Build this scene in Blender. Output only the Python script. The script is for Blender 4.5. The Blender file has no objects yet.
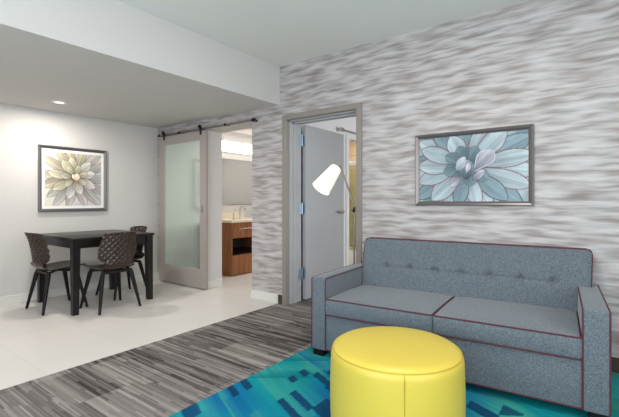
import bpy, bmesh, math, random
import numpy as np
from mathutils import Vector, Matrix
random.seed(7); rng = np.random.default_rng(5)
C = bpy.context.scene.collection
PI = math.pi
H = 1.2          # eye height
YC = -3.514      # camera y, main wall front face is y = 0

# ------------------------------------------------------------------ helpers
def srgb(r, g, b):
    f = lambda c: (c/255/12.92) if c/255 <= .04045 else ((c/255+.055)/1.055)**2.4
    return (f(r), f(g), f(b), 1)

def mat(name, col, rough=.6, metal=0, spec=.5, **kw):
    m = bpy.data.materials.new(name); m.use_nodes = True
    b = m.node_tree.nodes['Principled BSDF']
    b.inputs['Base Color'].default_value = col
    b.inputs['Roughness'].default_value = rough
    b.inputs['Metallic'].default_value = metal
    b.inputs['Specular IOR Level'].default_value = spec
    for k, v in kw.items():
        b.inputs[k.replace('_', ' ')].default_value = v
    return m

class N:
    """tiny node-graph helper"""
    def __init__(s, m): s.t = m.node_tree; s.b = s.t.nodes['Principled BSDF']
    def n(s, typ, **kw):
        x = s.t.nodes.new(typ)
        for k, v in kw.items():
            if isinstance(k, str) and hasattr(x, k): setattr(x, k, v)
        return x
    def l(s, a, b): s.t.links.new(a, b)
    def coord(s, scale=(1,1,1), kind='Object', rot=(0,0,0)):
        c = s.n('ShaderNodeTexCoord'); m = s.n('ShaderNodeMapping')
        m.inputs['Scale'].default_value = scale; m.inputs['Rotation'].default_value = rot
        s.l(c.outputs[kind], m.inputs['Vector']); return m.outputs['Vector']
    def noise(s, vec, scale=1, detail=3, rough=.5, dist=0):
        x = s.n('ShaderNodeTexNoise'); x.inputs['Scale'].default_value = scale
        x.inputs['Detail'].default_value = detail; x.inputs['Roughness'].default_value = rough
        x.inputs['Distortion'].default_value = dist
        if vec is not None: s.l(vec, x.inputs['Vector'])
        return x
    def ramp(s, fac, stops):
        r = s.n('ShaderNodeValToRGB'); e = r.color_ramp.elements
        while len(e) < len(stops): e.new(.5)
        for i, (p, c) in enumerate(stops): e[i].position = p; e[i].color = c
        s.l(fac, r.inputs['Fac']); return r.outputs['Color']
    def mix(s, fac, a, b, blend='MIX'):
        x = s.n('ShaderNodeMix'); x.data_type = 'RGBA'; x.blend_type = blend
        for sock, v in ((x.inputs['Factor'], fac), (x.inputs['A'], a), (x.inputs['B'], b)):
            pass
        ins = [i for i in x.inputs if i.enabled]
        for sock, v in zip(ins, (fac, a, b)):
            if hasattr(v, 'is_output'): s.l(v, sock)
            else: sock.default_value = v
        return [o for o in x.outputs if o.enabled][0]
    def math(s, op, a, b=None, c=None):
        x = s.n('ShaderNodeMath'); x.operation = op
        for i, v in enumerate((a, b, c)):
            if v is None: continue
            if hasattr(v, 'is_output'): s.l(v, x.inputs[i])
            else: x.inputs[i].default_value = v
        return x.outputs[0]
    def bump(s, h, strength=.3, dist=.01):
        x = s.n('ShaderNodeBump'); x.inputs['Strength'].default_value = strength
        x.inputs['Distance'].default_value = dist; s.l(h, x.inputs['Height']); s.l(x.outputs['Normal'], s.b.inputs['Normal'])
    def base(s, c): s.l(c, s.b.inputs['Base Color'])

# ---- mesh building
def merge(bm, tmp, M=None, mi=0):
    if M is not None: bmesh.ops.transform(tmp, matrix=M, verts=tmp.verts)
    vm = {}
    for v in tmp.verts: vm[v] = bm.verts.new(v.co)
    for f in tmp.faces:
        try:
            g = bm.faces.new([vm[v] for v in f.verts]); g.material_index = mi
        except ValueError: pass
    tmp.free()

def box(bm, x0, x1, y0, y1, z0, z1, bev=0, seg=2, M=None, mi=0):
    t = bmesh.new(); bmesh.ops.create_cube(t, size=1)
    for v in t.verts:
        v.co = Vector((x0+(v.co.x+.5)*(x1-x0), y0+(v.co.y+.5)*(y1-y0), z0+(v.co.z+.5)*(z1-z0)))
    if bev > 0:
        bmesh.ops.bevel(t, geom=list(t.edges), offset=bev, segments=seg, profile=.5, affect='EDGES')
    merge(bm, t, M, mi)

def tube(bm, pts, r, seg=10, closed=False, mi=0, caps=True):
    pts = [Vector(p) for p in pts]; n = len(pts)
    rs = r if isinstance(r, (list, tuple)) else [r]*n
    rings = []; prev = None
    for i, p in enumerate(pts):
        a = pts[(i-1) % n] if (closed or i > 0) else p
        b = pts[(i+1) % n] if (closed or i < n-1) else p
        d = (b-a).normalized()
        if prev is None:
            up = Vector((0,0,1)) if abs(d.z) < .9 else Vector((1,0,0))
            u = d.cross(up).normalized()
        else:
            u = (prev - d*prev.dot(d))
            u = u.normalized() if u.length > 1e-6 else d.orthogonal().normalized()
        prev = u; w = d.cross(u)
        rings.append([bm.verts.new(p+(u*math.cos(2*PI*k/seg)+w*math.sin(2*PI*k/seg))*rs[i]) for k in range(seg)])
    m = n if closed else n-1
    for i in range(m):
        A, B = rings[i], rings[(i+1) % n]
        for k in range(seg):
            f = bm.faces.new([A[k], A[(k+1)%seg], B[(k+1)%seg], B[k]]); f.material_index = mi
    if not closed and caps:
        bm.faces.new(rings[0][::-1]).material_index = mi; bm.faces.new(rings[-1]).material_index = mi

def lathe(bm, prof, seg=64, c=(0,0,0), M=None, mi=0):
    t = bmesh.new(); rings = []
    for r, z in prof:
        if r < 1e-5: rings.append([t.verts.new((c[0], c[1], c[2]+z))])
        else: rings.append([t.verts.new((c[0]+r*math.cos(2*PI*k/seg), c[1]+r*math.sin(2*PI*k/seg), c[2]+z)) for k in range(seg)])
    for A, B in zip(rings, rings[1:]):
        for k in range(seg):
            k2 = (k+1) % seg
            if len(A) == 1 and len(B) == 1: continue
            if len(A) == 1: t.faces.new([A[0], B[k2], B[k]])
            elif len(B) == 1: t.faces.new([A[k], A[k2], B[0]])
            else: t.faces.new([A[k], A[k2], B[k2], B[k]])
    merge(bm, t, M, mi)

def obj(name, bm, m, parent=None, smooth=40, loc=None):
    me = bpy.data.meshes.new(name)
    bmesh.ops.recalc_face_normals(bm, faces=bm.faces)
    bm.to_mesh(me); bm.free()
    for x in (m if isinstance(m, (list, tuple)) else [m]): me.materials.append(x)
    if smooth:
        me.shade_smooth(); me.set_sharp_from_angle(angle=math.radians(smooth))
    o = bpy.data.objects.new(name, me); C.objects.link(o)
    if parent is not None: o.parent = parent
    if loc is not None: o.location = loc
    return o

def tag(o, label, cat, group=None, kind=None):
    o['label'] = label; o['category'] = cat
    if group: o['group'] = group
    if kind: o['kind'] = kind
    return o

def thing(name, label, cat, loc=(0,0,0), rz=0, group=None):
    o = bpy.data.objects.new(name, None); C.objects.link(o)
    o.empty_display_size = .1
    o.location = loc; o.rotation_euler = (0,0,rz)
    return tag(o, label, cat, group)

def struct(name, bm, m, label=None, smooth=None, parent=None):
    o = obj(name, bm, m, parent, smooth=smooth)
    if parent is None:
        o['kind'] = 'structure'
    if label: o['label'] = label
    return o

def copy_tree(o, parent=None):
    c = o.copy(); C.objects.link(c); c.parent = parent
    for ch in list(o.children): copy_tree(ch, c)
    return c

# ------------------------------------------------------------------ materials
M = {}
def wallpaper():
    m = mat('wavy_wallpaper', (1,1,1,1), .55, spec=.35); n = N(m)
    tc = n.n('ShaderNodeTexCoord'); sep = n.n('ShaderNodeSeparateXYZ'); n.l(tc.outputs['Object'], sep.inputs[0])
    cmb = n.n('ShaderNodeCombineXYZ'); n.l(sep.outputs['X'], cmb.inputs[0]); n.l(sep.outputs['Z'], cmb.inputs[2])
    def mp(sx, sz, off=0):
        k = n.n('ShaderNodeMapping'); k.inputs['Scale'].default_value = (sx, 1, sz)
        k.inputs['Location'].default_value = (off, 0, off); n.l(cmb.outputs[0], k.inputs['Vector']); return k.outputs['Vector']
    # slow waviness displaces the height coordinate so that the bands ripple
    warp = n.noise(mp(2.6, 2.6), 1, 2, .5)
    wz = n.math('MULTIPLY_ADD', warp.outputs['Fac'], .06, sep.outputs['Z'])
    row = n.n('ShaderNodeCombineXYZ'); n.l(sep.outputs['X'], row.inputs[0]); n.l(wz, row.inputs[2])
    k = n.n('ShaderNodeMapping'); k.inputs['Scale'].default_value = (3.7, 1, 26); n.l(row.outputs[0], k.inputs['Vector'])
    broad = n.noise(k.outputs['Vector'], 1, 1.0, .4, .12)
    k2 = n.n('ShaderNodeMapping'); k2.inputs['Scale'].default_value = (5, 1, 150); n.l(row.outputs[0], k2.inputs['Vector'])
    fine = n.noise(k2.outputs['Vector'], 1, 3, .6)
    k3 = n.n('ShaderNodeMapping'); k3.inputs['Scale'].default_value = (5.5, 1, 52); k3.inputs['Location'].default_value = (3.3,0,7); n.l(row.outputs[0], k3.inputs['Vector'])
    midn = n.noise(k3.outputs['Vector'], 1, 2, .5, .15)
    s = n.math('MULTIPLY_ADD', fine.outputs['Fac'], .20, n.math('MULTIPLY_ADD', midn.outputs['Fac'], .38, n.math('MULTIPLY', broad.outputs['Fac'], .82)))
    c = n.ramp(s, [(.46, srgb(122,116,114)), (.61, srgb(150,145,144)), (.75, srgb(177,174,175)), (.92, srgb(194,192,194))])
    tint = n.noise(mp(1.3, 9, 4), 1, 2)
    c2 = n.mix(n.math('MULTIPLY', tint.outputs['Fac'], .22), c, srgb(190,172,160), 'MIX')
    n.base(c2); n.bump(fine.outputs['Fac'], .12, .004)
    return m
M['paper'] = wallpaper()

def plaster(name, col, rough=.75):
    m = mat(name, col, rough, spec=.3); n = N(m)
    x = n.noise(n.coord((1,1,1)), 160, 3, .6); n.bump(x.outputs['Fac'], .08, .003)
    y = n.noise(n.coord((1,1,1)), .8, 2); n.base(n.mix(n.math('MULTIPLY', y.outputs['Fac'], .10), col, tuple(c*.86 for c in col[:3])+(1,)))
    return m
M['paint'] = plaster('warm_white_paint', srgb(203,200,197))
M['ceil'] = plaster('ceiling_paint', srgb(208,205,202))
M['bright'] = plaster('bright_white_paint', srgb(236,236,236))
M['jamb'] = plaster('jamb_paint', srgb(205,202,200))
M['base_w'] = mat('white_baseboard', srgb(214,212,208), .45)
M['base_d'] = mat('dark_vinyl_base', srgb(62,52,42), .6)
M['doorframe'] = mat('door_frame_enamel', srgb(138,130,124), .4)
M['leaf'] = mat('door_leaf_enamel', srgb(164,166,168), .42)
M['steel'] = mat('brushed_nickel', srgb(190,186,180), .32, metal=1)
M['hinge'] = mat('hinge_steel', srgb(160,176,190), .35, metal=.8)
M['blackmetal'] = mat('black_hardware', srgb(28,25,24), .45, metal=.2, spec=.3)
M['pole'] = mat('dark_nickel', srgb(130,124,118), .35, metal=.9)
M['white'] = mat('white_gloss', srgb(235,235,232), .35)

def tile_mat():
    m = mat('grey_floor_tile', (1,1,1,1), .33, spec=.45); n = N(m)
    v = n.coord((1,1,1))
    br = n.n('ShaderNodeTexBrick'); n.l(v, br.inputs['Vector']); br.offset = .5
    br.inputs['Scale'].default_value = 1; br.inputs['Brick Width'].default_value = 1.2; br.inputs['Row Height'].default_value = .6
    br.inputs['Mortar Size'].default_value = .0022; br.inputs['Mortar Smooth'].default_value = .2
    br.inputs['Color1'].default_value = srgb(218,213,207); br.inputs['Color2'].default_value = srgb(213,209,204); br.inputs['Mortar'].default_value = srgb(196,191,186)
    x = n.noise(n.coord((1,1,1)), 3, 5, .6)
    c = n.mix(n.math('MULTIPLY', x.outputs['Fac'], .35), br.outputs['Color'], srgb(196,193,189))
    n.base(c); y = n.noise(n.coord((1,1,1)), 60, 3); n.bump(y.outputs['Fac'], .05, .003)
    return m
M['tile'] = tile_mat()

def carpet_mat():
    m = mat('striped_carpet', (1,1,1,1), .95, spec=.08); n = N(m)
    tc = n.n('ShaderNodeTexCoord'); sep = n.n('ShaderNodeSeparateXYZ'); n.l(tc.outputs['Object'], sep.inputs[0])
    X, Y = sep.outputs['X'], sep.outputs['Y']
    def wn(*s):
        c = n.n('ShaderNodeCombineXYZ')
        for i, v in enumerate(s):
            if hasattr(v, 'is_output'): n.l(v, c.inputs[i])
            else: c.inputs[i].default_value = v
        w = n.n('ShaderNodeTexWhiteNoise'); w.noise_dimensions = '3D'; n.l(c.outputs[0], w.inputs['Vector']); return w.outputs['Value']
    def layer(dy, dx, seed):
        row = n.math('FLOOR', n.math('DIVIDE', Y, dy))
        off = wn(row, seed, 0)
        seg = n.math('FLOOR', n.math('ADD', n.math('DIVIDE', X, dx), n.math('MULTIPLY', off, 7)))
        return wn(row, seg, seed+.5)
    a = layer(.011, .42, 1.0); b = layer(.026, .62, 2.0)
    # carpet planks .25 x 1 m laid across the stripes
    pr = n.math('FLOOR', n.math('DIVIDE', X, .5)); po = wn(pr, 9, 0)
    ps = n.math('FLOOR', n.math('ADD', n.math('DIVIDE', Y, .25), po)); p = wn(pr, ps, 4)
    v = n.math('MULTIPLY_ADD', p, .28, n.math('MULTIPLY_ADD', a, .42, n.math('MULTIPLY', b, .42)))
    c = n.ramp(v, [(.16, srgb(62,58,57)), (.40, srgb(104,99,97)), (.66, srgb(140,134,130)), (.95, srgb(170,163,157))])
    sp = n.noise(n.coord((1,1,1)), 240, 2, .7)
    c = n.mix(n.math('MULTIPLY', sp.outputs['Fac'], .35), c, srgb(66,60,58)); n.base(c)
    n.bump(sp.outputs['Fac'], .5, .006)
    return m
M['carpet'] = carpet_mat()

def fabric():
    m = mat('tweed_upholstery', (1,1,1,1), .9, spec=.15); n = N(m)
    a = n.noise(n.coord((1,1,1), rot=(.4,.7,.3)), 200, 2, .8); b = n.noise(n.coord((1,1,1), rot=(.7,.2,.5)), 420, 2, .7)
    v = n.math('MULTIPLY_ADD', b.outputs['Fac'], .5, n.math('MULTIPLY', a.outputs['Fac'], .5))
    c = n.ramp(v, [(.36, srgb(46,62,76)), (.5, srgb(88,99,108)), (.64, srgb(144,144,142))])
    n.base(c); n.bump(v, .25, .003)
    n.b.inputs['Sheen Weight'].default_value = .25
    return m
M['tweed'] = fabric()
M['piping'] = mat('burgundy_piping', srgb(84,32,46), .8)
M['darkwood'] = mat('black_wood_leg', srgb(16,13,13), .45, spec=.25)

def woody(name, c1, c2, rough, sc=(2,30,30)):
    m = mat(name, c1, rough); n = N(m)
    x = n.noise(n.coord(sc), 1, 4, .6, .6)
    n.base(n.ramp(x.outputs['Fac'], [(.3, c1), (.7, c2)])); return m
M['table'] = woody('espresso_table_wood', srgb(22,18,19), srgb(31,24,24), .32)
M['table'].node_tree.nodes['Principled BSDF'].inputs['Specular IOR Level'].default_value = .3
M['vanity'] = woody('walnut_vanity', srgb(128,78,44), srgb(166,108,66), .4, (20,20,2))
M['vanity_in'] = mat('vanity_recess_shade', srgb(46,30,22), .6)  # shade of the open shelf put into a darker brown
M['shell'] = mat('brown_moulded_shell', srgb(46,31,26), .2, spec=.5)
M['vinyl'] = mat('yellow_vinyl', srgb(202,180,70), .42, spec=.45)
_n = N(M['vinyl']); _x = _n.noise(_n.coord((1,1,1)), 90, 4, .6); _n.bump(_x.outputs['Fac'], .10, .003)
M['seam'] = mat('yellow_seam_thread', srgb(176,150,40), .6)
M['marble'] = mat('cream_countertop', srgb(226,214,192), .25)
M['mirror'] = mat('mirror_silver', (.75,.76,.76,1), .03, metal=1)
M['tanwall'] = mat('tan_shower_tile', srgb(172,140,104), .4)
_n = N(M['tanwall']); _b = _n.n('ShaderNodeTexBrick'); _n.l(_n.coord((1,1,1), rot=(PI/2,0,0)), _b.inputs['Vector'])
_b.inputs['Scale'].default_value = 1; _b.inputs['Brick Width'].default_value = .6; _b.inputs['Row Height'].default_value = .3; _b.inputs['Mortar Size'].default_value = .004
_b.inputs['Color1'].default_value = srgb(206,180,146); _b.inputs['Color2'].default_value = srgb(198,172,138); _b.inputs['Mortar'].default_value = srgb(140,118,92); _n.base(_b.outputs['Color'])

def emis(name, col, s):
    m = mat(name, col, .6); b = m.node_tree.nodes['Principled BSDF']
    b.inputs['Emission Color'].default_value = col; b.inputs['Emission Strength'].default_value = s; return m
M['lampshade'] = emis('lit_linen_shade', srgb(255,246,234), .6)
M['lampshade'].node_tree.nodes['Principled BSDF'].inputs['Base Color'].default_value = srgb(206,198,186)
M['shadeband'] = emis('shade_trim_band', srgb(196,184,166), .1)
M['bulb'] = emis('lit_bulb', (1,.93,.82,1), 14)
M['lightbar'] = emis('lit_acrylic_light', srgb(255,250,240), 3.2)
M['can'] = emis('recessed_light_lens', srgb(255,246,230), 1.2)

def frosted():
    m = bpy.data.materials.new('frosted_green_glass'); m.use_nodes = True
    b = m.node_tree.nodes['Principled BSDF']
    b.inputs['Base Color'].default_value = srgb(222,234,224)
    b.inputs['Metallic'].default_value = .72
    b.inputs['Roughness'].default_value = .16; b.inputs['Specular IOR Level'].default_value = 1.0
    b.inputs['IOR'].default_value = 2.1
    b.inputs['Coat Weight'].default_value = .3; b.inputs['Coat Roughness'].default_value = .05
    return m
M['frost'] = frosted()
def glass_mat(name, col, rough=.05):
    m = mat(name, col, rough, **{'Transmission_Weight': .8}); m.node_tree.nodes['Principled BSDF'].inputs['IOR'].default_value = 1.1; return m
M['shglass'] = glass_mat('olive_shower_glass', srgb(226,228,190))

# painted prints and the woven rug carry their pattern as a colour attribute
def attr_mat(name, rough=.5, spec=.3, weave=0):
    m = mat(name, (1,1,1,1), rough, spec=spec); n = N(m)
    a = n.n('ShaderNodeVertexColor'); a.layer_name = 'Col'
    c = a.outputs['Color']
    if weave:
        x = n.noise(n.coord((1,1,1)), 260, 2, .7)
        c = n.mix(n.math('MULTIPLY', x.outputs['Fac'], .35), c, srgb(10,70,84)); n.bump(x.outputs['Fac'], .5, .005)
    n.base(c); return m
M['print'] = attr_mat('printed_canvas', .35, .3)
M['rug'] = attr_mat('woven_rug_pile', .95, .05, 1)

def grid_mesh(name, P, cols, m, parent=None):
    """P: (ny,nx,3) points, cols: (ny,nx,3) linear colours"""
    ny, nx = P.shape[:2]
    me = bpy.data.meshes.new(name)
    idx = np.arange(ny*nx).reshape(ny, nx)
    q = np.stack([idx[:-1,:-1], idx[:-1,1:], idx[1:,1:], idx[1:,:-1]], -1).reshape(-1, 4)
    me.from_pydata(P.reshape(-1,3).tolist(), [], q.tolist())
    ca = me.color_attributes.new('Col', 'FLOAT_COLOR', 'POINT')
    buf = np.ones((ny*nx, 4), np.float32); buf[:, :3] = cols.reshape(-1, 3)
    ca.data.foreach_set('color', buf.ravel())
    me.materials.append(m)
    o = bpy.data.objects.new(name, me); C.objects.link(o)
    if parent is not None: o.parent = parent
    return o

def lin(r, g, b): return np.array(srgb(r, g, b)[:3])
def vnoise(U, V, seed):
    """smooth value noise"""
    r = np.random.default_rng(seed).random((64, 64))
    i = np.floor(U).astype(int); j = np.floor(V).astype(int); fu = U-i; fv = V-j
    fu = fu*fu*(3-2*fu); fv = fv*fv*(3-2*fv)
    g = lambda a, b: r[a % 64, b % 64]
    return (g(i,j)*(1-fu)*(1-fv)+g(i+1,j)*fu*(1-fv)+g(i,j+1)*(1-fu)*fv+g(i+1,j+1)*fu*fv)

# ------------------------------------------------------------------ setting
LX = -5.547; RX = 1.75; BY = -5.0; BX = -3.06; ZH = 2.767; ZL = 2.32
OX0, OX1, OZ = -4.36, -3.515, 2.165         # sliding-door opening
DX0, DX1, DZ = -2.95, -2.025, 2.132
GAP = .01         # swing-door opening
WT = .25

bm = bmesh.new(); box(bm, LX-.2, -3.08, BY, 3.6, -.1, 0)
struct('floor', bm, M['tile'], 'pale grey tiled floor of the dining side')
bm = bmesh.new(); box(bm, -3.08, RX+.2, BY, 4.4, -.1, 0)
struct('floor', bm, M['carpet'], 'grey striped carpet floor')
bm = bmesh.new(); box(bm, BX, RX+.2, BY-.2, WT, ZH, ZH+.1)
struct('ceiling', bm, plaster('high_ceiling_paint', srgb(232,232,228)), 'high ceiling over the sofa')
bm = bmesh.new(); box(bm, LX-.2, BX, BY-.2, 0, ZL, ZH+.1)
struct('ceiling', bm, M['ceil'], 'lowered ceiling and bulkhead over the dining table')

def paint_by_normal(o, front, other):
    o.data.materials.clear(); o.data.materials.append(M[other]); o.data.materials.append(M[front])
    for p in o.data.polygons:
        if p.normal.y < -.9 and abs(p.center.y) < .01: p.material_index = 1
bm = bmesh.new()
for x0, x1, z0 in ((LX-.2, OX0, 0), (OX0, OX1, OZ), (OX1, DX0-GAP, 0), (DX0-GAP, DX1+GAP, DZ+GAP), (DX1+GAP, RX+.2, 0)):
    box(bm, x0, x1, 0, WT, z0, ZH+.1)
w = struct('wall_back', bm, M['paper'], 'main wall in wavy grey wallpaper'); paint_by_normal(w, 'paper', 'jamb')
bm = bmesh.new(); box(bm, LX-.2, LX, BY-.2, 3.6, 0, ZL+.5); struct('wall_left', bm, M['paint'])
# right wall and front wall (behind the camera) with large window openings
W1 = (-4.3, -1.9, .55, 2.45)     # right wall window: y0,y1,z0,z1
bm = bmesh.new()
box(bm, RX, RX+.2, BY-.2, W1[0], 0, ZH+.1); box(bm, RX, RX+.2, W1[1], 0, 0, ZH+.1)
box(bm, RX, RX+.2, W1[0], W1[1], 0, W1[2]); box(bm, RX, RX+.2, W1[0], W1[1], W1[3], ZH+.1)
struct('wall_right', bm, M['paint'])
W2 = (-2.4, 1.0, .55, 2.45)      # front wall window: x0,x1,z0,z1
bm = bmesh.new()
box(bm, LX, W2[0], BY-.2, BY, 0, ZH+.1); box(bm, W2[1], RX, BY-.2, BY, 0, ZH+.1)
box(bm, W2[0], W2[1], BY-.2, BY, 0, W2[2]); box(bm, W2[0], W2[1], BY-.2, BY, W2[3], ZH+.1)
struct('wall_front', bm, M['paint'])
def window(name, fn, a0, a1, z0, z1):
    bm = bmesh.new(); t = .05
    for a, b, c, d in ((a0,a1,z0,z0+t), (a0,a1,z1-t,z1), (a0,a0+t,z0,z1), (a1-t,a1,z0,z1), ((a0+a1)/2-t/2,(a0+a1)/2+t/2,z0,z1)):
        fn(bm, a, b, c, d, .08)
    struct(name, bm, M['white'], 'white window frame')
window('window_1', lambda bm,a,b,c,d,t: box(bm, RX+.06, RX+.06+t, a, b, c, d), *W1)
window('window_2', lambda bm,a,b,c,d,t: box(bm, a, b, BY-.14, BY-.14+t, c, d), *W2)

# baseboards
def bb(name, m, *boxes):
    bm = bmesh.new()
    for b in boxes: box(bm, *b, bev=.003, seg=1)
    struct(name, bm, m)
bh = .105
bb('baseboard_left', M['base_w'], (LX, LX+.014, BY, 0, 0, bh))
bb('baseboard_back', M['base_w'], (LX+.014, OX0, -.014, 0, 0, bh), (OX1, -3.08, -.014, 0, 0, bh),
   (OX0, OX0+.012, -.014, WT, 0, bh), (OX1-.012, OX1, -.014, WT, 0, bh))
bb('baseboard_back', M['base_d'], (-3.078, -3.012, -.012, 0, 0, bh), (-1.962, RX, -.012, 0, 0, bh))
# swing-door frame
bm = bmesh.new()
for x0, x1, z0, z1 in ((-3.01, DX0, 0, DZ+.06), (DX1, -1.963, 0, DZ+.06), (DX0, DX1, DZ, DZ+.06)):
    box(bm, x0, x1, -.02, .05, z0, z1, bev=.004, seg=1)
struct('trim_1', bm, M['doorframe'], 'grey metal frame of the swing doorway')
bm = bmesh.new()
box(bm, DX0, DX0+.012, .04, WT, 0, DZ); box(bm, DX1-.012, DX1, .04, WT, 0, DZ); box(bm, DX0, DX1, .04, WT, DZ-.012, DZ)
box(bm, DX0, DX0+.03, .10, .14, 0, DZ, bev=.003, seg=1); box(bm, DX1-.03, DX1, .10, .14, 0, DZ, bev=.003, seg=1); box(bm, DX0, DX1, .10, .14, DZ-.03, DZ, bev=.003, seg=1)
struct('trim_2', bm, M['leaf'], 'grey door jamb lining')
# header board under the sliding rail
bm = bmesh.new(); box(bm, -4.40, -3.50, -.016, 0, OZ, OZ+.03, bev=.003, seg=1)
struct('trim_3', bm, M['jamb'])

# bathroom and bedroom behind the wall
bm = bmesh.new(); box(bm, LX, -3.2, 3.3, 3.5, 0, 2.6); struct('wall_back', bm, M['tanwall'], 'tan tiled shower wall')
bm = bmesh.new(); box(bm, LX, -4.0, 2.45, 2.57, 0, 2.6); struct('wall_back', bm, M['paint'], 'added partition seen only in the bathroom mirror')  # unseen wall added to give the mirror a plain grey reflection
BO = (1.58, 2.42, 2.13)
bm = bmesh.new()
box(bm, -3.2, -3.08, WT, BO[0], 0, 2.6); box(bm, -3.2, -3.08, BO[1], 4.4, 0, 2.6); box(bm, -3.2, -3.08, BO[0], BO[1], BO[2], 2.6)
struct('wall_left', bm, M['bright'], 'white wall between the bedroom and the bathroom')
bm = bmesh.new(); box(bm, LX-.2, -3.2, WT, 3.5, 2.48, 2.58); struct('ceiling', bm, M['ceil'], 'bathroom ceiling')
bm = bmesh.new(); box(bm, -3.2, RX+.2, WT, 4.4, 2.6, 2.7); struct('ceiling', bm, M['ceil'], 'bedroom ceiling')
bm = bmesh.new(); box(bm, -3.08, RX+.2, 4.2, 4.4, 0, 2.6); box(bm, RX, RX+.2, WT, 4.2, 0, 2.6); struct('wall_back', bm, M['paint'], 'far bedroom walls')
bm = bmesh.new()
box(bm, -3.08, -3.065, 1.50, BO[0], 0, BO[2]+.06, bev=.003, seg=1); box(bm, -3.08, -3.065, BO[1], BO[1]+.08, 0, BO[2]+.06, bev=.003, seg=1); box(bm, -3.08, -3.065, BO[0], BO[1], BO[2], BO[2]+.06)
struct('trim_4', bm, M['white'], 'white casing of the bathroom doorway')

# ------------------------------------------------------------------ swing door
d = thing('swing_door', 'flat grey door standing open into the next room behind the floor lamp', 'door', (-2.925, .29, 0))
bm = bmesh.new(); box(bm, -.02, .025, 0, .87, -0+.012, DZ-.014, bev=.002, seg=1); obj('door_leaf', bm, M['leaf'], d)
for z in (.262, 1.042, 1.862):
    bm = bmesh.new(); box(bm, -.013, -.009, -.095, -.035, z, z+.13, bev=.001, seg=1); box(bm, -.011, .026, -.0035, -.0005, z, z+.13); tube(bm, [(-.004,-.030,z-.004),(-.004,-.030,z+.134)], .008)
    h = obj('hinge', bm, M['hinge'], d)
bm = bmesh.new()
Mx = Matrix.Translation((.025, .80, 1.055)) @ Matrix.Rotation(PI/2, 4, 'Y')
lathe(bm, [(0,0),(.034,0),(.034,.008),(.012,.012),(.010,.05),(0,.05)], 24, M=Mx)
tube(bm, [(.066,.80,1.055),(.070,.79,1.055),(.070,.74,1.057),(.064,.68,1.055)], [.015,.017,.015,.012])
obj('door_handle', bm, M['steel'], d)

# ------------------------------------------------------------------ sliding door + rail
sx0, sx1, sz0, sz1 = -5.39, -4.297, .012, 2.155
gx0, gx1, gz0, gz1 = -5.245, -4.425, .27, 2.03
yf, yb = -.085, -.045
s = thing('sliding_door', 'taupe sliding barn door with a tall pale green glass panel', 'door', (sx0, yb, 0))
o0 = Vector((sx0, yb, 0))
def lb(bm, x0,x1,y0,y1,z0,z1,o=o0,**k): box(bm, x0-o.x, x1-o.x, y0-o.y, y1-o.y, z0-o.z, z1-o.z, **k)
M['slide'] = mat('taupe_door_paint', srgb(158,150,144), .45)
bm = bmesh.new()
lb(bm, sx0, gx0, yf, yb, sz0, sz1, bev=.003, seg=1); lb(bm, gx1, sx1, yf, yb, sz0, sz1, bev=.003, seg=1)
lb(bm, gx0, gx1, yf, yb, gz1, sz1, bev=.003, seg=1); lb(bm, gx0, gx1, yf, yb, sz0, gz0, bev=.003, seg=1)
obj('door_frame', bm, M['slide'], s)
bm = bmesh.new(); lb(bm, gx0-.005, gx1+.005, yf+.012, yb-.012, gz0-.005, gz1+.005); obj("glass_panel", bm, M["frost"], s)
bm = bmesh.new()
lb(bm, sx1-.085, sx1-.055, yf-.006, yf+.004, 1.05, 1.19, bev=.006, seg=2); obj('flush_pull', bm, M['steel'], s)
for hx in (-5.25, -4.40):
    bm = bmesh.new(); lb(bm, hx-.018, hx+.018, yf-.008, yf+.001, 2.10, 2.205, bev=.002, seg=1)
    lathe(bm, [(0,-.012),(.026,-.010),(.030,-.004),(.024,0),(.030,.004),(.026,.010),(0,.012)], 24, M=Matrix.Translation((hx-o0.x, yf-.02-o0.y, 2.205)) @ Matrix.Rotation(PI/2,4,'X'))
    obj('roller_hanger', bm, M['blackmetal'], s)
r = thing('sliding_door_rail', 'dark metal rail above the sliding door and vanity opening', 'rail', (-5.45, 0, 2.18))
bm = bmesh.new(); box(bm, 0, 2.08, -.075, -.067, -.014, .014, bev=.002, seg=1); obj('rail_bar', bm, mat('rail_bronze', srgb(128,122,118), .35, metal=.6), r)
for k in range(5):
    bm = bmesh.new(); x = .06+k*.49
    tube(bm, [(x,0,0),(x,-.066,0)], .012); lathe(bm, [(0,0),(.018,0),(.016,.012),(0,.014)], 16, M=Matrix.Translation((x,-.075,0)) @ Matrix.Rotation(PI/2,4,'X'))
    obj('standoff', bm, M['blackmetal'], r)
bm = bmesh.new(); lathe(bm, [(0,0),(.022,0),(.022,.02),(0,.024)], 20, M=Matrix.Translation((2.05,-.075,0)) @ Matrix.Rotation(PI/2,4,'X')); obj('end_stop', bm, M['blackmetal'], r)

# ------------------------------------------------------------------ bathroom things
v = thing('bathroom_vanity', 'walnut brown bathroom vanity with an open shelf', 'vanity', (-5.547, .78, 0))
VL = 1.0; vd = .817
bm = bmesh.new()
box(bm, 0, vd-.02, 0, .025, .0, .853); box(bm, 0, vd-.02, VL-.025, VL, 0, .853)
box(bm, 0, vd-.02, .025, VL-.025, 0, .33); box(bm, 0, vd-.02, .025, VL-.025, .60, .853); box(bm, 0, .03, .025, VL-.025, .33, .6)
obj('body', bm, M['vanity'], v)
bm = bmesh.new(); box(bm, .03, .04, .026, VL-.026, .331, .599); box(bm, .03, vd-.03, .026, VL-.026, .331, .336); obj('shelf_shade_sheets', bm, M['vanity_in'], v)  # dark sheets stand in for the shade inside the open shelf
bm = bmesh.new(); box(bm, vd-.02, vd, .004, VL-.004, .61, .848, bev=.003, seg=1); f = obj('drawer', bm, M['vanity'], v)
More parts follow.
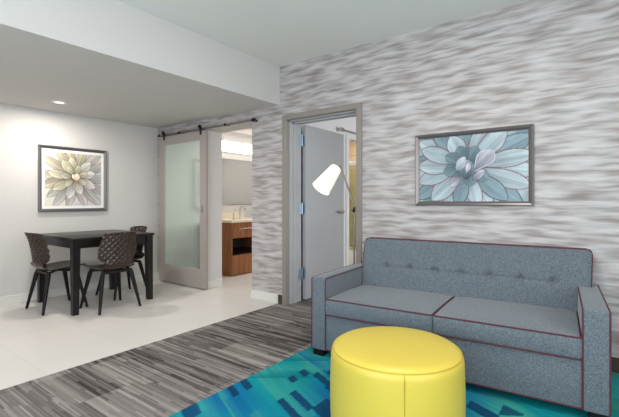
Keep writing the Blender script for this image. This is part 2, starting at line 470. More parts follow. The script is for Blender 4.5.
bm = bmesh.new(); tube(bm, [(vd,.12,.755),(vd+.03,.12,.755),(vd+.03,.62,.755),(vd,.62,.755)], .009); obj('handle', bm, M['steel'], f)
bm = bmesh.new(); box(bm, vd-.02, vd, .004, VL-.004, .03, .325, bev=.003, seg=1); obj('drawer', bm, M['vanity'], v)
ct = bmesh.new(); box(ct, -5.546, -4.71, .755, 1.80, .853, .893, bev=.004, seg=1); box(ct, -5.546, -5.53, .755, 1.80, .893, .99)
tag(obj('countertop', ct, M['marble']), 'cream stone countertop lying on the walnut vanity', 'countertop')
fa = bmesh.new(); fx, fy = -4.98, 1.24
lathe(fa, [(0,0),(.026,0),(.024,.012),(.012,.02),(.012,.1)], 20, c=(fx-.06,fy,.8935))
tube(fa, [(fx-.06,fy,.98),(fx-.06,fy,1.05),(fx-.05,fy,1.09),(fx-.02,fy,1.115),(fx+.02,fy,1.115),(fx+.05,fy,1.09),(fx+.06,fy,1.04)], .011)
tag(obj('faucet', fa, M['steel']), 'curved nickel faucet on the cream countertop', 'faucet')
sb = bmesh.new(); lathe(sb, [(0,0),(.03,0),(.032,.01),(.032,.1),(.02,.125),(.01,.13),(.01,.15),(0,.15)], 24, c=(-4.95,1.03,.8935))
tube(sb, [(-4.95,1.03,1.04),(-4.95,1.03,1.06),(-4.91,1.03,1.062)], .005)
tag(obj('soap_dispenser', sb, M['marble']), 'small pale soap bottle left of the faucet', 'soap dispenser')
mi = thing('bathroom_mirror', 'rectangular wall mirror above the walnut vanity', 'mirror', (-5.547, .45, 1.134))
bm = bmesh.new(); box(bm, 0, .02, .0, 2.0, 0, .84, bev=.003, seg=1); obj('mirror_backing', bm, M['steel'], mi)
bm = bmesh.new(); box(bm, .021, .024, .01, 1.99, .01, .83); obj('mirror_glass', bm, M['mirror'], mi)
vl = thing('vanity_light', 'long lit white light bar above the bathroom mirror', 'light', (-5.548, .5, 2.07))
bm = bmesh.new(); box(bm, 0, .05, 0, 1.9, .03, .19); obj('backplate', bm, M['white'], vl)
bm = bmesh.new()
box(bm, .05, .13, 0, 1.9, .02, .2, bev=.01); obj('diffuser', bm, M['lightbar'], vl)
# shower at the far end
tb = bmesh.new(); box(tb, -5.5, -3.22, 2.62, 3.28, 0, .30, bev=.02)
tag(obj('bathtub', tb, M['white']), 'white bathtub below the glass shower screen', 'bathtub')
ss = thing('shower_screen', 'greenish glass shower screen with a white top rail on the tub', 'shower screen', (-5.4, 2.66, .30))
bm = bmesh.new(); box(bm, 0, 2.18, -.006, .006, .02, 1.56); obj('glass_panel', bm, M['shglass'], ss)
bm = bmesh.new(); box(bm, 0, 2.18, -.02, .02, 1.54, 1.61, bev=.004, seg=1); obj('top_rail', bm, M['white'], ss)
br = thing('bathroom_door_rail', 'short nickel rail above the bathroom doorway beyond the open door', 'rail', (-3.08, 1.20, 2.22))
bm = bmesh.new(); tube(bm, [(.06,.1,0),(.06,1.2,0)], .012); obj('rail_bar', bm, M['steel'], br)
for y in (.18, 1.1):
    bm = bmesh.new(); tube(bm, [(0,y,0),(.06,y,0)], .016); obj('standoff', bm, M['steel'], br)
bm = bmesh.new(); lathe(bm, [(0,0),(.03,.0),(.03,.06),(0,.065)], 20, M=Matrix.Translation((.06,.06,0)) @ Matrix.Rotation(-PI/2,4,'X')); obj('end_stop', bm, M['steel'], br)

# ------------------------------------------------------------------ ceiling light
cl = thing('recessed_ceiling_light', 'small round recessed light in the low ceiling above the table', 'ceiling light', (-4.957, -1.61, ZL))
bm = bmesh.new(); lathe(bm, [(.048,0),(.075,0),(.078,-.004),(.074,-.009),(.05,-.009),(.046,-.001)], 40); obj('trim_ring', bm, M['white'], cl)
bm = bmesh.new(); lathe(bm, [(0,-.003),(.048,-.003)], 40); obj('lens', bm, M['can'], cl)

# ------------------------------------------------------------------ dining table
tx0, tx1, ty0, ty1, tz = -5.42, -4.44, -1.685, -.75, .81
t = thing('dining_table', 'square dark espresso dining table against the white wall', 'table', (tx0, ty0, 0))
TW, TD = tx1-tx0, ty1-ty0
bm = bmesh.new(); box(bm, 0, TW, 0, TD, tz-.028, tz, bev=.004); obj('tabletop', bm, M['table'], t)
bm = bmesh.new(); a0 = .035
for b in ((a0,TW-a0,a0,a0+.022), (a0,TW-a0,TD-a0-.022,TD-a0), (a0,a0+.022,a0,TD-a0), (TW-a0-.022,TW-a0,a0,TD-a0)):
    box(bm, *b, tz-.115, tz-.028, bev=.002, seg=1)
obj('apron', bm, M['table'], t)
for lx, sx in ((.012, 1), (TW-.012, -1)):
    for ly, sy in ((.012, 1), (TD-.012, -1)):
        bm = bmesh.new(); w0, w1 = .074, .058
        vs = []
        for z, w in ((0, w1), (tz-.028-.1, w0), (tz-.028, w0)):
            vs.append([bm.verts.new((lx+sx*a, ly+sy*b, z)) for a, b in ((0,0),(w,0),(w,w),(0,w))])
        for A, B in zip(vs, vs[1:]):
            for k in range(4): bm.faces.new([A[k],A[(k+1)%4],B[(k+1)%4],B[k]])
        bm.faces.new(vs[0]); bm.faces.new(vs[-1])
        obj('leg', bm, M['table'], t, smooth=None)

# ------------------------------------------------------------------ shell chairs
def catmull(P, n):
    P = [P[0]]+list(P)+[P[-1]]; out = []
    segs = len(P)-3
    for i in range(n):
        u = i/(n-1)*segs; k = min(int(u), segs-1); f = u-k
        p0, p1, p2, p3 = (np.array(q, float) for q in P[k:k+4])
        out.append(.5*((2*p1)+(-p0+p2)*f+(2*p0-5*p1+4*p2-p3)*f*f+(-p0+3*p1-3*p2+p3)*f**3))
    return out
def make_chair(label):
    r = thing('dining_chair', label, 'chair', group='brown shell chairs round the dining table')
    # (y, z, half width)
    prof = [(.225,.452,.185),(.20,.465,.205),(.10,.462,.220),(-.02,.450,.222),(-.13,.445,.200),(-.190,.468,.170),(-.212,.520,.160),
            (-.218,.575,.192),(-.224,.640,.214),(-.238,.710,.208),(-.256,.780,.192),(-.282,.838,.180),(-.298,.862,.174)]
    ns, nt = 130, 84
    S = catmull(prof, ns)
    bm = bmesh.new(); G = []
    for i, (y, z, w) in enumerate(S):
        y0, z0, _ = S[max(i-1,0)]; y1, z1, _ = S[min(i+1,ns-1)]
        tn = Vector((0, y1-y0, z1-z0)).normalized(); nv = Vector((0, -tn.z, tn.y))   # towards the back / down
        row = []
        bk = min(max((z-.49)/.06, 0), 1)
        for j in range(nt+1):
            tt = j/nt*2-1
            x = w*tt
            yy = y+.075*bk*tt*tt; zz = z+(1-bk)*.02*tt*tt
            # top edge rounded at the corners
            if i > ns*.9: zz -= .018*tt**4*(i/ns-.9)*10
            dd = 0
            if bk > 0:
                a = (x/.060+zz/.064)*PI*2; b = (x/.060-zz/.064)*PI*2
                dd = .013*bk*(abs(math.sin(a/2))*abs(math.sin(b/2)))**.7*(1 if i < ns-3 else 0)
            p = Vector((x, yy, zz))
            sgn = 1 if nv.y < 0 or bk == 0 else 1
            row.append(bm.verts.new(p+Vector((0,-1,0))*dd))
        G.append(row)
    for i in range(ns-1):
        for j in range(nt):
            bm.faces.new([G[i][j], G[i+1][j], G[i+1][j+1], G[i][j+1]])
    sh = obj('seat_shell', bm, M['shell'], r, smooth=60)
    so = sh.modifiers.new('thickness', 'SOLIDIFY'); so.thickness = .009; so.offset = 0
    bm = bmesh.new()
    for a, b in (((-.16,-.14),(.16,.13)), ((.16,-.14),(-.16,.13))):
        tube(bm, [(a[0],a[1],.42),(0,0,.425),(b[0],b[1],.42)], .012, 8)
    box(bm, -.17,.17,-.155,-.13,.405,.435,bev=.004,seg=1); box(bm, -.17,.17,.12,.145,.405,.435,bev=.004,seg=1)
    obj('underframe', bm, M['blackmetal'], r)
    for sx in (-1, 1):
        for sy in (-1, 1):
            bm = bmesh.new()
            y0 = .133*sy-.004
            tube(bm, [(.150*sx, y0, .436), (.162*sx, y0*1.08, .39), (.228*sx, .222*sy, .0)], [.018, .024, .0135], 12)
            obj('leg', bm, M['darkwood'], r)
    return r
c1 = make_chair('brown shell chair at the near left end of the table, furthest left')
c1.location = (-4.955, -1.632, 0); c1.rotation_euler = (0,0,0)
c2 = copy_tree(c1); c2.location = (-4.485, -1.265, 0); c2.rotation_euler = (0,0,PI/2)
c2['label'] = 'brown shell chair turned back-on at the long side of the table, textured back towards us'
c3 = copy_tree(c1); c3.location = (-4.975, -.865, 0); c3.rotation_euler = (0,0,PI)
c3['label'] = 'brown shell chair at the far right end of the table beside the sliding door'

# ------------------------------------------------------------------ pouf
pf = thing('pouf', 'round yellow vinyl pouf in front of the sofa', 'pouf', (-.868, -1.612, .003))
R0, PH = .332, .463
prof = [(0,0),(R0-.02,0),(R0-.006,.008),(R0-.002,.03)]+[(R0+.004*math.sin(PI*k/8), .03+(PH-.09)*k/8) for k in range(1,8)]
prof += [(R0, PH-.055),(R0-.003,PH-.035),(R0-.012,PH-.018),(R0-.028,PH-.006),(R0-.055,PH),(R0*.6,PH+.006),(R0*.3,PH+.009),(0,PH+.010)]
bm = bmesh.new(); lathe(bm, prof, 96); obj('body', bm, M['vinyl'], pf, smooth=60)
bm = bmesh.new(); rr = R0-.0105; tube(bm, [(rr*math.cos(2*PI*k/96), rr*math.sin(2*PI*k/96), PH-.019) for k in range(96)], .0022, 6, closed=True)
ang0 = math.atan2(YC+1.612, .868)+.114
for da in (0, PI*2/3, -PI*2/3):
    a = ang0+da
    tube(bm, [((R0+.0035)*math.cos(a), (R0+.0035)*math.sin(a), z) for z in np.linspace(.03, PH-.05, 8)]+[((R0-.011)*math.cos(a), (R0-.011)*math.sin(a), PH-.019)], .0018, 6)
obj('seam', bm, M['seam'], pf)

# ------------------------------------------------------------------ sofa
th = math.radians(4.55)
so = thing('sofa', 'grey tweed two-cushion sofa with burgundy piping against the wallpapered wall', 'sofa', (-1.840, -1.025, .003), th)
W, DP, AW, AH = 1.867, .835, .125, .607
SZ0, SZ1 = .325, .452
pr = .0042
def pipe(name, loops, parent, r=pr):
    bm = bmesh.new()
    for pts, cl in loops: tube(bm, pts, r, 8, closed=cl)
    return obj(name, bm, M['piping'], parent)
def rrect(pts, rad=.02, n=4):
    """round the corners of a closed 3D polygon"""
    out = []; P = [Vector(p) for p in pts]; m = len(P)
    for i in range(m):
        a, b, c = P[i-1], P[i], P[(i+1) % m]
        p = b+(a-b).normalized()*rad; q = b+(c-b).normalized()*rad
        for k in range(n+1):
            u = k/n; out.append(p*(1-u)**2+b*2*u*(1-u)+q*u*u)
    return out
# base rail
bm = bmesh.new(); box(bm, AW-.004, W-AW+.004, .008, DP-.02, .055, SZ0, bev=.012)
base = obj('base', bm, M['tweed'], so)
pipe('piping', [([(AW,.010,.058),(W-AW,.010,.058)], False)], base)
# arms
for k, x0 in enumerate((0, W-AW)):
    bm = bmesh.new(); t_ = bmesh.new()
    prof_ = []
    box(bm, x0, x0+AW, 0, DP, .05, AH, bev=.014, seg=3)
    # slight swell along the top
    for v_ in bm.verts:
        if v_.co.z > .5: v_.co.z += .004*math.sin(PI*(v_.co.x-x0)/AW)
    a = obj('arm', bm, M['tweed'], so)
    loops = []
    for xe in (x0+.002, x0+AW-.002):
        loops.append((rrect([(xe,.002,.052),(xe,.002,AH-.004),(xe,DP-.002,AH-.004),(xe,DP-.002,.052)], .018), True))
    pipe('piping', loops, a)
# seat cushions
cw = (W-2*AW)/2
for k in range(2):
    x0 = AW+k*cw+.002; x1 = x0+cw-.004
    nx, ny, nz = 24, 20, 6
    t_ = bmesh.new(); bmesh.ops.create_cube(t_, size=1)
    bmesh.ops.subdivide_edges(t_, edges=list(t_.edges), cuts=11, use_grid_fill=True)
    y0, y1 = -.004, .70
    for v_ in t_.verts:
        u, w_, q = v_.co.x*2, v_.co.y*2, v_.co.z*2
        rnd = .012
        ex = 1-max(0, abs(w_)-.8)*.03 ; 
        x = (x0+x1)/2+u*(x1-x0)/2; y = (y0+y1)/2+w_*(y1-y0)/2
        z = (SZ0+SZ1)/2+q*(SZ1-SZ0)/2
        if q > .99: z += .014*(1-u**4)*(1-w_**4)
        z -= .010*max(0, w_)*(q > 0)
        # front and side bulge
        if abs(w_) > .99: y += math.copysign(.008*(1-q*q), w_)
        v_.co = (x, y, z)
    bmesh.ops.bevel(t_, geom=[e for e in t_.edges if len(e.link_faces) == 2 and e.calc_face_angle() > .9], offset=.009, segments=2, affect='EDGES')
    bm = bmesh.new(); merge(bm, t_)
    cu = obj('seat_cushion', bm, M['tweed'], so, smooth=55)
    e = .002
    pipe('piping', [(rrect([(x0+e,y0-.001,SZ1-.003),(x1-e,y0-.001,SZ1-.003),(x1-e,y1,SZ1-.012),(x0+e,y1,SZ1-.012)], .02), True),
                    (rrect([(x0+e,y0-.001,SZ0+.004),(x1-e,y0-.001,SZ0+.004),(x1-e,y1,SZ0+.004),(x0+e,y1,SZ0+.004)], .02), True)], cu)
# backrest
BX0, BX1, BZ0, BZ1 = .108, 1.832, .40, .855
btn = [.334+.212*k for k in range(7)]; BZ = .622
def back_front(x, z):
    f = (z-BZ0)/(BZ1-BZ0)
    y = .625+.135*f-.016*math.sin(PI*min(max(f,0),1))
    ex = min(x-BX0, BX1-x); ez = BZ1-z
    for e in (ex, ez):
        if e < .035: y += .018*(1-e/.035)**2
    for bx in btn:
        d2 = ((x-bx)/.030)**2+((z-BZ)/.026)**2
        y += .026*math.exp(-d2)+.008*math.exp(-((x-bx)/.012)**2-((z-BZ)/.07)**2)
    g = math.exp(-((z-BZ)/.012)**2)
    if btn[0] < x < btn[-1]: y += .008*g
    return y
nx, nz = 260, 70
bm = bmesh.new(); F = []; Bk = []
def backx(u, f):  # sides flare a little towards the top, corners rounded
    return BX0+(BX1-BX0)*u
for j in range(nz+1):
    fz = j/nz; rowF, rowB = [], []
    for i in range(nx+1):
        u = i/nx; x = BX0+(BX1-BX0)*u; z = BZ0+(BZ1-BZ0)*fz
        y = back_front(x, z)
        # round the two top corners
        R_ = .035; cx = min(max(x, BX0+R_), BX1-R_); cz = BZ1-R_
        X, Z = x, z
        if z > cz and x != cx:
            dx, dz = (x-cx)/R_, (z-cz)/R_
            m_ = max(abs(dx), abs(dz)); l_ = math.hypot(dx, dz)
            if l_ > 0: X = cx+dx*R_*m_/l_; Z = cz+dz*R_*m_/l_
        inset = .022*(1-fz)*(u*2-1)*-1
        rowF.append(bm.verts.new((X+inset, y, Z)))
    F.append(rowF)
for j in range(nz):
    for i in range(nx): bm.faces.new([F[j][i], F[j][i+1], F[j+1][i+1], F[j+1][i]])
edge = [F[j][0] for j in range(nz+1)]+[F[nz][i] for i in range(1, nx+1)]+[F[j][nx] for j in range(nz-1, -1, -1)]
edge_co = [v_.co.copy() for v_ in edge]
mids = [bm.verts.new((c.x, DP-.004-.001, c.z)) for c in edge_co]
for k in range(len(edge)-1): bm.faces.new([edge[k], edge[k+1], mids[k+1], mids[k]])
bm.faces.new(mids)
bk = obj('backrest', bm, M['tweed'], so, smooth=50)
pp = [edge_co[k] for k in range(0, len(edge_co), 4)]
pipe('piping', [([p+Vector((0,-.001,0)) for p in pp], False), ([Vector((p.x, DP-.006, p.z)) for p in pp], False)], bk)
for bx in btn:
    bm = bmesh.new(); lathe(bm, [(0,.006),(.006,.0055),(.010,.003),(.011,0),(0,-.001)], 16, M=Matrix.Translation((bx, back_front(bx,BZ)-.001, BZ)) @ Matrix.Rotation(PI/2,4,'X'))
    obj('button', bm, M['tweed'], bk)
for x, y, z0 in ((.05,.05,0),(W-.05,.05,0),(.05,DP-.06,0),(W-.05,DP-.06,0)):
    bm = bmesh.new(); box(bm, x-.045, x+.045, y-.035, y+.035, z0, .056, bev=.004, seg=1); obj('foot', bm, M['darkwood'], so)

# ------------------------------------------------------------------ floor lamp
lp = thing('floor_lamp', 'slim floor lamp with a lit white cone shade behind the sofa arm', 'lamp', (-1.975, -.14, .003))
L0 = Vector((-1.975, -.14, 0))
bm = bmesh.new(); lathe(bm, [(0,0),(.10,0),(.105,.006),(.10,.016),(.02,.022),(0,.022)], 48); obj('base', bm, M['steel'], lp)
bm = bmesh.new(); tube(bm, [(0,0,.02),(0,0,1.14)], .008, 14); obj('pole', bm, M['pole'], lp)
bm = bmesh.new(); A = Vector((-2.130,-.145,1.545))-L0
B = Vector((0,0,1.135)); tube(bm, [B, B+Vector((-.004,0,.03)), A*.96+B*.04, A, A+Vector((-.025,-.006,-.006))], .0085, 12); obj('arm', bm, M['pole'], lp)
bm = bmesh.new(); tube(bm, [(-.012,-.02,1.105),(.014,-.02,1.105)], .009); tube(bm, [(0,0,1.085),(0,0,1.135)], .012); obj('switch', bm, M['blackmetal'], lp)
T = Vector((-2.172,-.16,1.528))-L0; Bt = Vector((-2.243,-.325,1.318))-L0
ax = (Bt-T).normalized(); ln = (Bt-T).length
q = Vector((0,0,1)).rotation_difference(ax).to_matrix().to_4x4(); MM = Matrix.Translation(T) @ q
bm = bmesh.new(); lathe(bm, [(.0,-.012),(.03,-.011),(.052,-.004),(.060,.008),(.097,ln),(.095,ln),(.058,.010),(.0,-.006)], 48, M=MM); sh = obj('lamp_shade', bm, M['lampshade'], lp)
bm = bmesh.new(); rb = .060+(.097-.060)*(ln-.022-.008)/(ln-.008); tube(bm, [MM @ Vector(((rb+.0005)*math.cos(2*PI*k/48), (rb+.0005)*math.sin(2*PI*k/48), ln-.022)) for k in range(48)], .0022, 6, closed=True); obj('trim_band', bm, M['shadeband'], sh)
bm = bmesh.new(); lathe(bm, [(0,.03),(.018,.035),(.018,.07),(.032,.10),(.036,.125),(.028,.15),(0,.162)], 24, M=MM); obj('bulb', bm, M['bulb'], lp)

# ------------------------------------------------------------------ rug
nxr, nyr = 420, 400
X, Y = np.meshgrid(np.linspace(-1.947, 1.45, nxr), np.linspace(-3.35, -.025, nyr))
Q = Y+.459*X; Q2 = Y-.75*X
teal, tgreen, blue, navy, aqua, deep = lin(20,140,148), lin(66,164,146), lin(20,100,160), lin(20,62,110), lin(54,176,176), lin(12,100,122)
def lerp(a, b, f): return a*(1-f[..., None])+b*f[..., None]
def ss_(x, a, b):
    t_ = np.clip((x-a)/(b-a), 0, 1); return t_*t_*(3-2*t_)
zz = vnoise(X*1.5+3, Q*2.2+9, 1); z2 = vnoise(X*2.1+20, Q*4.2+1, 2)
col = lerp(np.broadcast_to(teal, X.shape+(3,)), tgreen, ss_(z2, .45, .8)*.8)
col = lerp(col, blue, ss_(zz, .62, .88)*.8)
col = lerp(col, aqua, ss_(vnoise(X*1.8+5, Q2*2.5+30, 6), .62, .9)*.6)
# bands that run in chevron direction, sharp on one side, fading on the other
def fade(x0, x1, q0, q1, c, k=.7, coord=Q, soft=True):
    global col
    m_ = (X > x0) & (X < x1) & (coord > q0) & (coord < q1)
    f = np.where(m_, k*(1-(coord-q0)/(q1-q0)) if soft else k, 0)
    col = lerp(col, c, f)
for i in range(34):
    x0 = random.uniform(-2.2, 1.2); L_ = random.uniform(.35, .9); q0 = random.uniform(-3.6, .4); w_ = random.uniform(.05, .16)
    c = [deep, tgreen, aqua, tgreen, blue, teal][i % 6]
    if i % 2: fade(x0, x0+L_, q0, q0+w_, c, .75)
    else: fade(x0, x0+L_, q0-1.2, q0-1.2+w_, c, .7, Q2)
fade(-1.96,-1.0,-1.96,-1.80,blue,.85); fade(-1.96,-1.83,-3.03,-2.92,navy,.9,Q,False); fade(-1.83,-1.5,-3.1,-2.8,blue,.8)
fade(-1.84,-1.4,-2.75,-2.5,blue,.5); fade(-1.95,-1.3,-2.45,-2.1,tgreen,.6); fade(-1.95,-1.0,.20,.34,deep,.6,Q2); fade(-1.95,-1.0,-.16,-.02,deep,.6,Q2); fade(-1.95,-1.0,.0,.16,tgreen,.5,Q2)
dark = lin(20,58,96)
bars = [(-1.96,-1.823,-2.682,-2.640),(-1.96,-1.822,-2.572,-2.523),(-1.582,-1.359,-2.330,-2.281),(-1.576,-1.30,-2.447,-2.402),
        (-1.725,-1.655,-2.245,-2.190),(-1.722,-1.643,-2.122,-2.066),(-1.622,-1.44,-2.050,-2.000),(-1.45,-1.33,-2.075,-2.015),(-1.56,-1.40,-1.935,-1.89),(-1.36,-1.22,-2.29,-2.15)]
bars += [(-.655,-.475,-1.415,-1.330)]
for i in range(16):
    a = random.uniform(-1.2, 1.2); q0 = random.uniform(-3.4, -1.2); bars.append((a, a+random.uniform(.08,.24), q0, q0+.045))
for (x0, x1, q0, q1) in bars:
    fade(x0, x1, q0-.006, q1+.006, dark, .95, Q, False)
# arrow near the sofa
ar = (X > -.48) & (X < -.37) & (Y > -1.10+ (X+.48)*.6) & (Y < -.965-(X+.48)*.4)
col = lerp(col, dark, np.where(ar, .9, 0))
st = vnoise(X*3, Q*90, 3)*.5+vnoise(X*2, Q*40, 4)*.5
col = col*(0.80+.42*st[..., None])
P = np.stack([X, Y, np.full_like(X, .003)], -1)
rg = grid_mesh('area_rug', P, col, M['rug'])
me = rg.data
# give the pile a real thickness: a rim down to the carpet
bm = bmesh.new(); bm.from_mesh(me)
be = [e for e in bm.edges if e.is_boundary]
ret = bmesh.ops.extrude_edge_only(bm, edges=be)
for g in ret['geom']:
    if isinstance(g, bmesh.types.BMVert): g.co.z = .0005
bm.to_mesh(me); bm.free()
tag(rg, 'teal and blue patterned rug under the sofa and pouf', 'rug')

# ------------------------------------------------------------------ artwork
def paint(nx, ny, asp, bg, petals, seed):
    U, V = np.meshgrid(np.linspace(0, asp, nx), np.linspace(0, 1, ny))
    col = np.empty(U.shape+(3,)); n1 = vnoise(U*9+seed, V*9, seed); n2 = vnoise(U*30, V*30+seed, seed+1)
    col[:] = bg(U, V, n1)
    for (cx, cy, ang, L, Wd, cin, cout, cedge, ew, bend, full) in petals:
        ca, sa = math.cos(math.radians(ang)), math.sin(math.radians(ang))
        dx, dy = U-cx, V-cy
        a = (dx*ca+dy*sa)/L; b = -dx*sa+dy*ca - bend*np.clip(a,0,1)**2
        ac = np.clip(a, 0, 1)
        wd = Wd*np.sin(PI*ac**full)**.75*(1+.06*(n1-.5))
        ins = (a > 0) & (a < 1) & (np.abs(b) < wd)
        rel = np.abs(b)/np.maximum(wd, 1e-5)
        base = lerp(np.broadcast_to(cin, U.shape+(3,)), cout, np.clip(ac**.8, 0, 1))
        side = np.where(b > 0, 1.10, .90)
        streak = .82+.36*vnoise(ac*3+ang, b*70+ang, seed+2)
        base = base*(side*streak*(.92+.16*n1))[..., None]
        base = lerp(base, base*.72, np.exp(-(b/(.04*Wd+.002))**2)*.5*(1-ac))
        ed = ((wd-np.abs(b)) < ew) & (ac > .12)
        base = lerp(base, cedge, np.where(ed, .85, 0))
        shade = np.where((np.abs(b) < wd*1.0+.012) & (a > 0) & (a < 1.01) & ~ins, .25, 0)
        col = lerp(col, col*.55, shade)
        col = np.where(ins[..., None], base, col)
    return U, V, col
pb, pt, pd = lin(88,130,142), lin(196,212,212), lin(40,78,100)
pink, lil = lin(138,36,70), lin(206,204,222)
def jit(c, s=.12): return c*np.array([random.uniform(1-s,1+s) for _ in range(3)])
asp = .895/.575
cx, cy = .475*asp, .55
pet = []
def uv(x, y):
    yt = 98-(x-80)*26/410
    return (x-80)/410*asp, 1-(y-yt)/(348-yt)
def bj(c, s=.08): return c*random.uniform(1-s, 1+s)
cx, cy = uv(272, 208)
pm, pl2 = lin(120,152,164), lin(184,204,214); pd = lin(34,62,82)
for (x, y, hw, e) in ((80,100,.15,1),(255,50,.13,0),(345,40,.13,1),(510,100,.15,0),(525,235,.14,1),(470,365,.14,0),(360,385,.13,1),(185,400,.14,1),(60,330,.14,0),(40,180,.13,0),(130,60,.13,0),
                      (215,84,.14,1),(425,70,.15,1),(515,165,.13,1),(500,300,.13,1),(415,350,.13,0),(310,372,.12,1),(240,370,.12,0),(135,348,.15,1),(70,265,.13,1),(72,205,.14,1),(90,132,.13,1)):
    u_, v_ = uv(x, y); L_ = math.hypot(u_-cx, v_-cy)
    pet.append((cx, cy, math.degrees(math.atan2(v_-cy, u_-cx)), L_, hw, bj(pm*.62), bj(pl2 if e else pm*1.15), pink if e else pd*.8, .013, random.uniform(-.04,.04), 1.55))
for ang, L in ((20,.40),(62,.33),(110,.33),(150,.36),(195,.36),(240,.33),(285,.32),(325,.38)):
    pet.append((cx, cy, ang, L, .10, bj(pd), bj(pm*.85), pd, .005, 0, 1.6))
u1 = uv(300,225); u2 = uv(240,262)
pet += [(u1[0]-.02, u1[1]-.06, 58, .44, .125, pd*.8, lil*.9, lil*1.05, .014, -.06, 1.9), (u2[0]+.06, u2[1]+.06, 215, .24, .075, pd*1.2, lil*.85, pink, .007, .02, 1.5),
        (uv(318,262)[0]-.10, uv(318,262)[1]+.0, 30, .22, .05, pd*.8, lil*.9, lil, .005, .03, 1.4),
        (uv(270,262)[0], uv(270,262)[1], 84, .30, .115, pd*.55, pm*1.1, pm, .004, 0, 1.0), (uv(232,225)[0], uv(232,225)[1], 52, .24, .07, pm, lil, lil*.8, .005, .02, 1.1),
        (uv(272,235)[0], uv(272,235)[1], 70, .16, .045, lil*.8, lil*.95, pink, .006, .02, 1.2)]
def framed(name, label, origin, axis, w, h, fw, mw, U, V, col, asp, fm, depth=.035):
    """origin: lower-left outer corner on the wall; axis 'x' = on main wall, 'y' = on the left wall"""
    rz = 0 if axis == 'x' else PI/2
    r = thing(name, label, 'framed art', origin, rz)
    bm = bmesh.new()
    # mitred frame with a raised outer lip: local x along the wall, y out of wall is -y
    def ring(i, o, y0, y1):
        A = [(o,o),(w-o,o),(w-o,h-o),(o,h-o)]; B = [(i,i),(w-i,i),(w-i,h-i),(i,h-i)]
        va = [bm.verts.new((x,y0,z)) for x,z in A]; vb = [bm.verts.new((x,y1,z)) for x,z in B]
        for k in range(4): bm.faces.new([va[k],va[(k+1)%4],vb[(k+1)%4],vb[k]])
    ring(0, 0, 0, -depth*.9); ring(.006, 0, -depth*.9, -depth); ring(fw*.6, .006, -depth, -depth*.85); ring(fw, fw*.6, -depth*.85, -depth*.55); ring(fw, fw, -depth*.55, -.004)
    bmesh.ops.remove_doubles(bm, verts=bm.verts, dist=1e-5)
    obj('frame', bm, fm, r, smooth=None)
    bm = bmesh.new(); box(bm, fw-.002, w-fw+.002, -.010, -.003, fw-.002, h-fw+.002); obj('mat_board', bm, M['white'], r)
    i = fw+mw; cw_, ch_ = w-2*i, h-2*i
    P = np.stack([i+U/asp*cw_, np.full_like(U, -.012), i+V*ch_], -1)
    grid_mesh('art_print', P, np.clip(col, 0, 1), M['print'], r)
    return r
M['frame1'] = mat('pewter_frame', srgb(112,106,104), .3, metal=.55)
def bg1(U, V, n): return lerp(np.broadcast_to(pb, U.shape+(3,)), pt, n)
U, V, col = paint(300, 190, asp, bg1, pet, 3)
g_ = col.mean(-1, keepdims=True); col = (col*.78+g_*.22)*.80
framed('succulent_picture', 'wide framed blue green succulent print above the sofa', (-1.397, 0, 1.162), 'x', .949, .634, .035, 0.0, U, V, col, asp, M['frame1'])
# left picture
yel, lav, cre, sha = lin(200,192,140), lin(190,188,202), lin(224,219,208), lin(96,86,72)
pet = []; cx, cy = .51, .54
for k in range(15):
    a = k*24+random.uniform(-5,5); c = yel if 60 < a < 200 else (lav if (a > 200 or a < 60) else cre)
    pet.append((cx, cy, a, random.uniform(.60,.80), .085, jit(sha*.7,.05), jit(c*.35+cre*.55,.04), sha*.8, .006, random.uniform(-.05,.05), 1.4))
for k in range(9):
    a = k*40+12+random.uniform(-8,8); c = yel if 60 < a < 220 else lav
    pet.append((cx, cy, a, random.uniform(.34,.52), .085, jit(sha*.6,.05), jit(c*.4+cre*.6,.04), sha*.7, .006, random.uniform(-.03,.03), 1.5))
for k in range(7):
    a = k*51+20
    pet.append((cx, cy, a, .25, .058, sha*.8, jit(lin(200,196,176),.06), sha*.8, .004, 0, 1.6))
pet += [(cx-.05, cy-.06, 60, .16, .06, sha*.5, lin(150,140,130), sha*.6, .004, 0, 1.2), (cx+.02, cy-.07, 80, .15, .055, lin(214,180,160), lin(240,226,206), lin(170,130,110), .004, 0, 1.1),
        (cx, cy-.05, 110, .12, .03, lin(220,180,140), lin(246,232,214), lin(180,140,110), .003, 0, 1.1)]
def bg2(U, V, n): return lerp(np.broadcast_to(cre, U.shape+(3,)), lav, n*(U > .5))
U, V, col = paint(220, 220, 1, bg2, pet, 11)
col = col**1.1*1.0
M['frame2'] = mat('dark_pewter_frame', srgb(98,94,94), .35, metal=.4)
framed('flower_picture', 'square framed cream and yellow flower print above the dining table', (LX, -1.621, 1.068), 'y', .823, .822, .036, .036, U, V, col, 1, M['frame2'])

# ------------------------------------------------------------------ lights
def area(name, loc, rot, sx, sy, e, col=(1,1,1), spread=PI):
    l = bpy.data.lights.new(name, 'AREA'); l.shape = 'RECTANGLE'; l.size = sx; l.size_y = sy; l.energy = e; l.color = col; l.spread = spread
    o = bpy.data.objects.new(name, l); C.objects.link(o); o.location = loc; o.rotation_euler = rot; return o
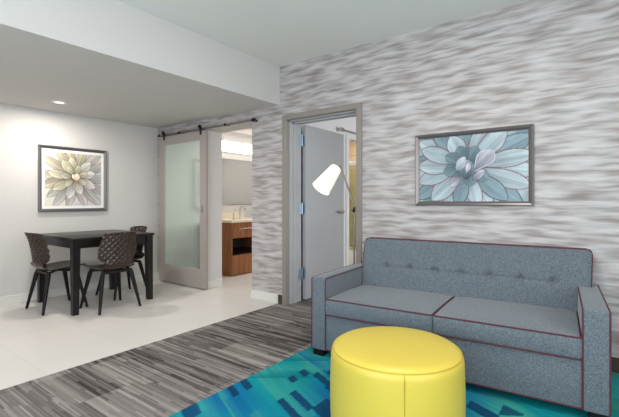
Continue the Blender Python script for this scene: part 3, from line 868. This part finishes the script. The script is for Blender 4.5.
# daylight standing in the two window openings
area('window_daylight', (RX+.05, (W1[0]+W1[1])/2, 1.5), (0, PI/2, 0), 1.8, 2.3, 52, (1,.965,.93))
area('window_daylight', ((W2[0]+W2[1])/2, BY-.05, 1.5), (PI/2, 0, 0), 3.3, 1.8, 105, (.84,.92,1.0))
# downward disc lamps at the ceilings
def spot(name, loc, e, col=(1,.94,.86), ang=120, r=.05):
    l = bpy.data.lights.new(name, 'AREA'); l.shape = 'DISK'; l.size = 2*r; l.energy = e/3.4; l.color = col
    o = bpy.data.objects.new(name, l); C.objects.link(o); o.location = loc; return o
spot('ceiling_beam_or_fill', (-4.957,-1.61,ZL-.02), 58, ang=140, r=.06)
spot('ceiling_beam_or_fill', (-3.7,-1.6,ZL-.02), 32, ang=150, r=.1)  # added to brighten the dining side, no fixture here
spot('ceiling_beam_or_fill', (-4.2,-3.6,ZL-.02), 30, ang=150, r=.15)  # second added dining lamp, also without a fixture
spot('ceiling_beam_or_fill', (-.8,-1.7,ZH-.02), 70, ang=150, r=.25)
# lamps and added fill of the rooms behind
area('bathroom_ceiling_light', (-4.4, 1.3, 2.46), (0,0,0), .5, .5, 16, (1,.95,.88))
spot('shower_light', (-3.65, 2.75, 2.46), 40, ang=150)
area('bedroom_fill', (RX-.1, 2.2, 1.5), (0, PI/2, 0), 1.6, 2.4, 85, (.96,.98,1))  # added to light the door leaf and white wall, no window here
# under-mirror glow comes from the light bar; world is a plain soft sky seen only through openings
w = bpy.data.worlds.new('sky'); bpy.context.scene.world = w; w.use_nodes = True
w.node_tree.nodes['Background'].inputs[0].default_value = (.75,.87,1,1); w.node_tree.nodes['Background'].inputs[1].default_value = 1.0

# ------------------------------------------------------------------ camera
cam = bpy.data.cameras.new('camera'); co = bpy.data.objects.new('camera', cam); C.objects.link(co)
cam.sensor_width = 36; cam.lens = 397/619*36; cam.shift_y = -7.5/619
co.location = (0, YC, H); co.rotation_euler = (PI/2, 0, math.radians(36.76))
sc = bpy.context.scene; sc.camera = co
sc.view_settings.view_transform = 'Standard'; sc.view_settings.look = 'None'; sc.view_settings.gamma = 1
sc.view_settings.use_curve_mapping = False; sc.view_settings.exposure = 0.14
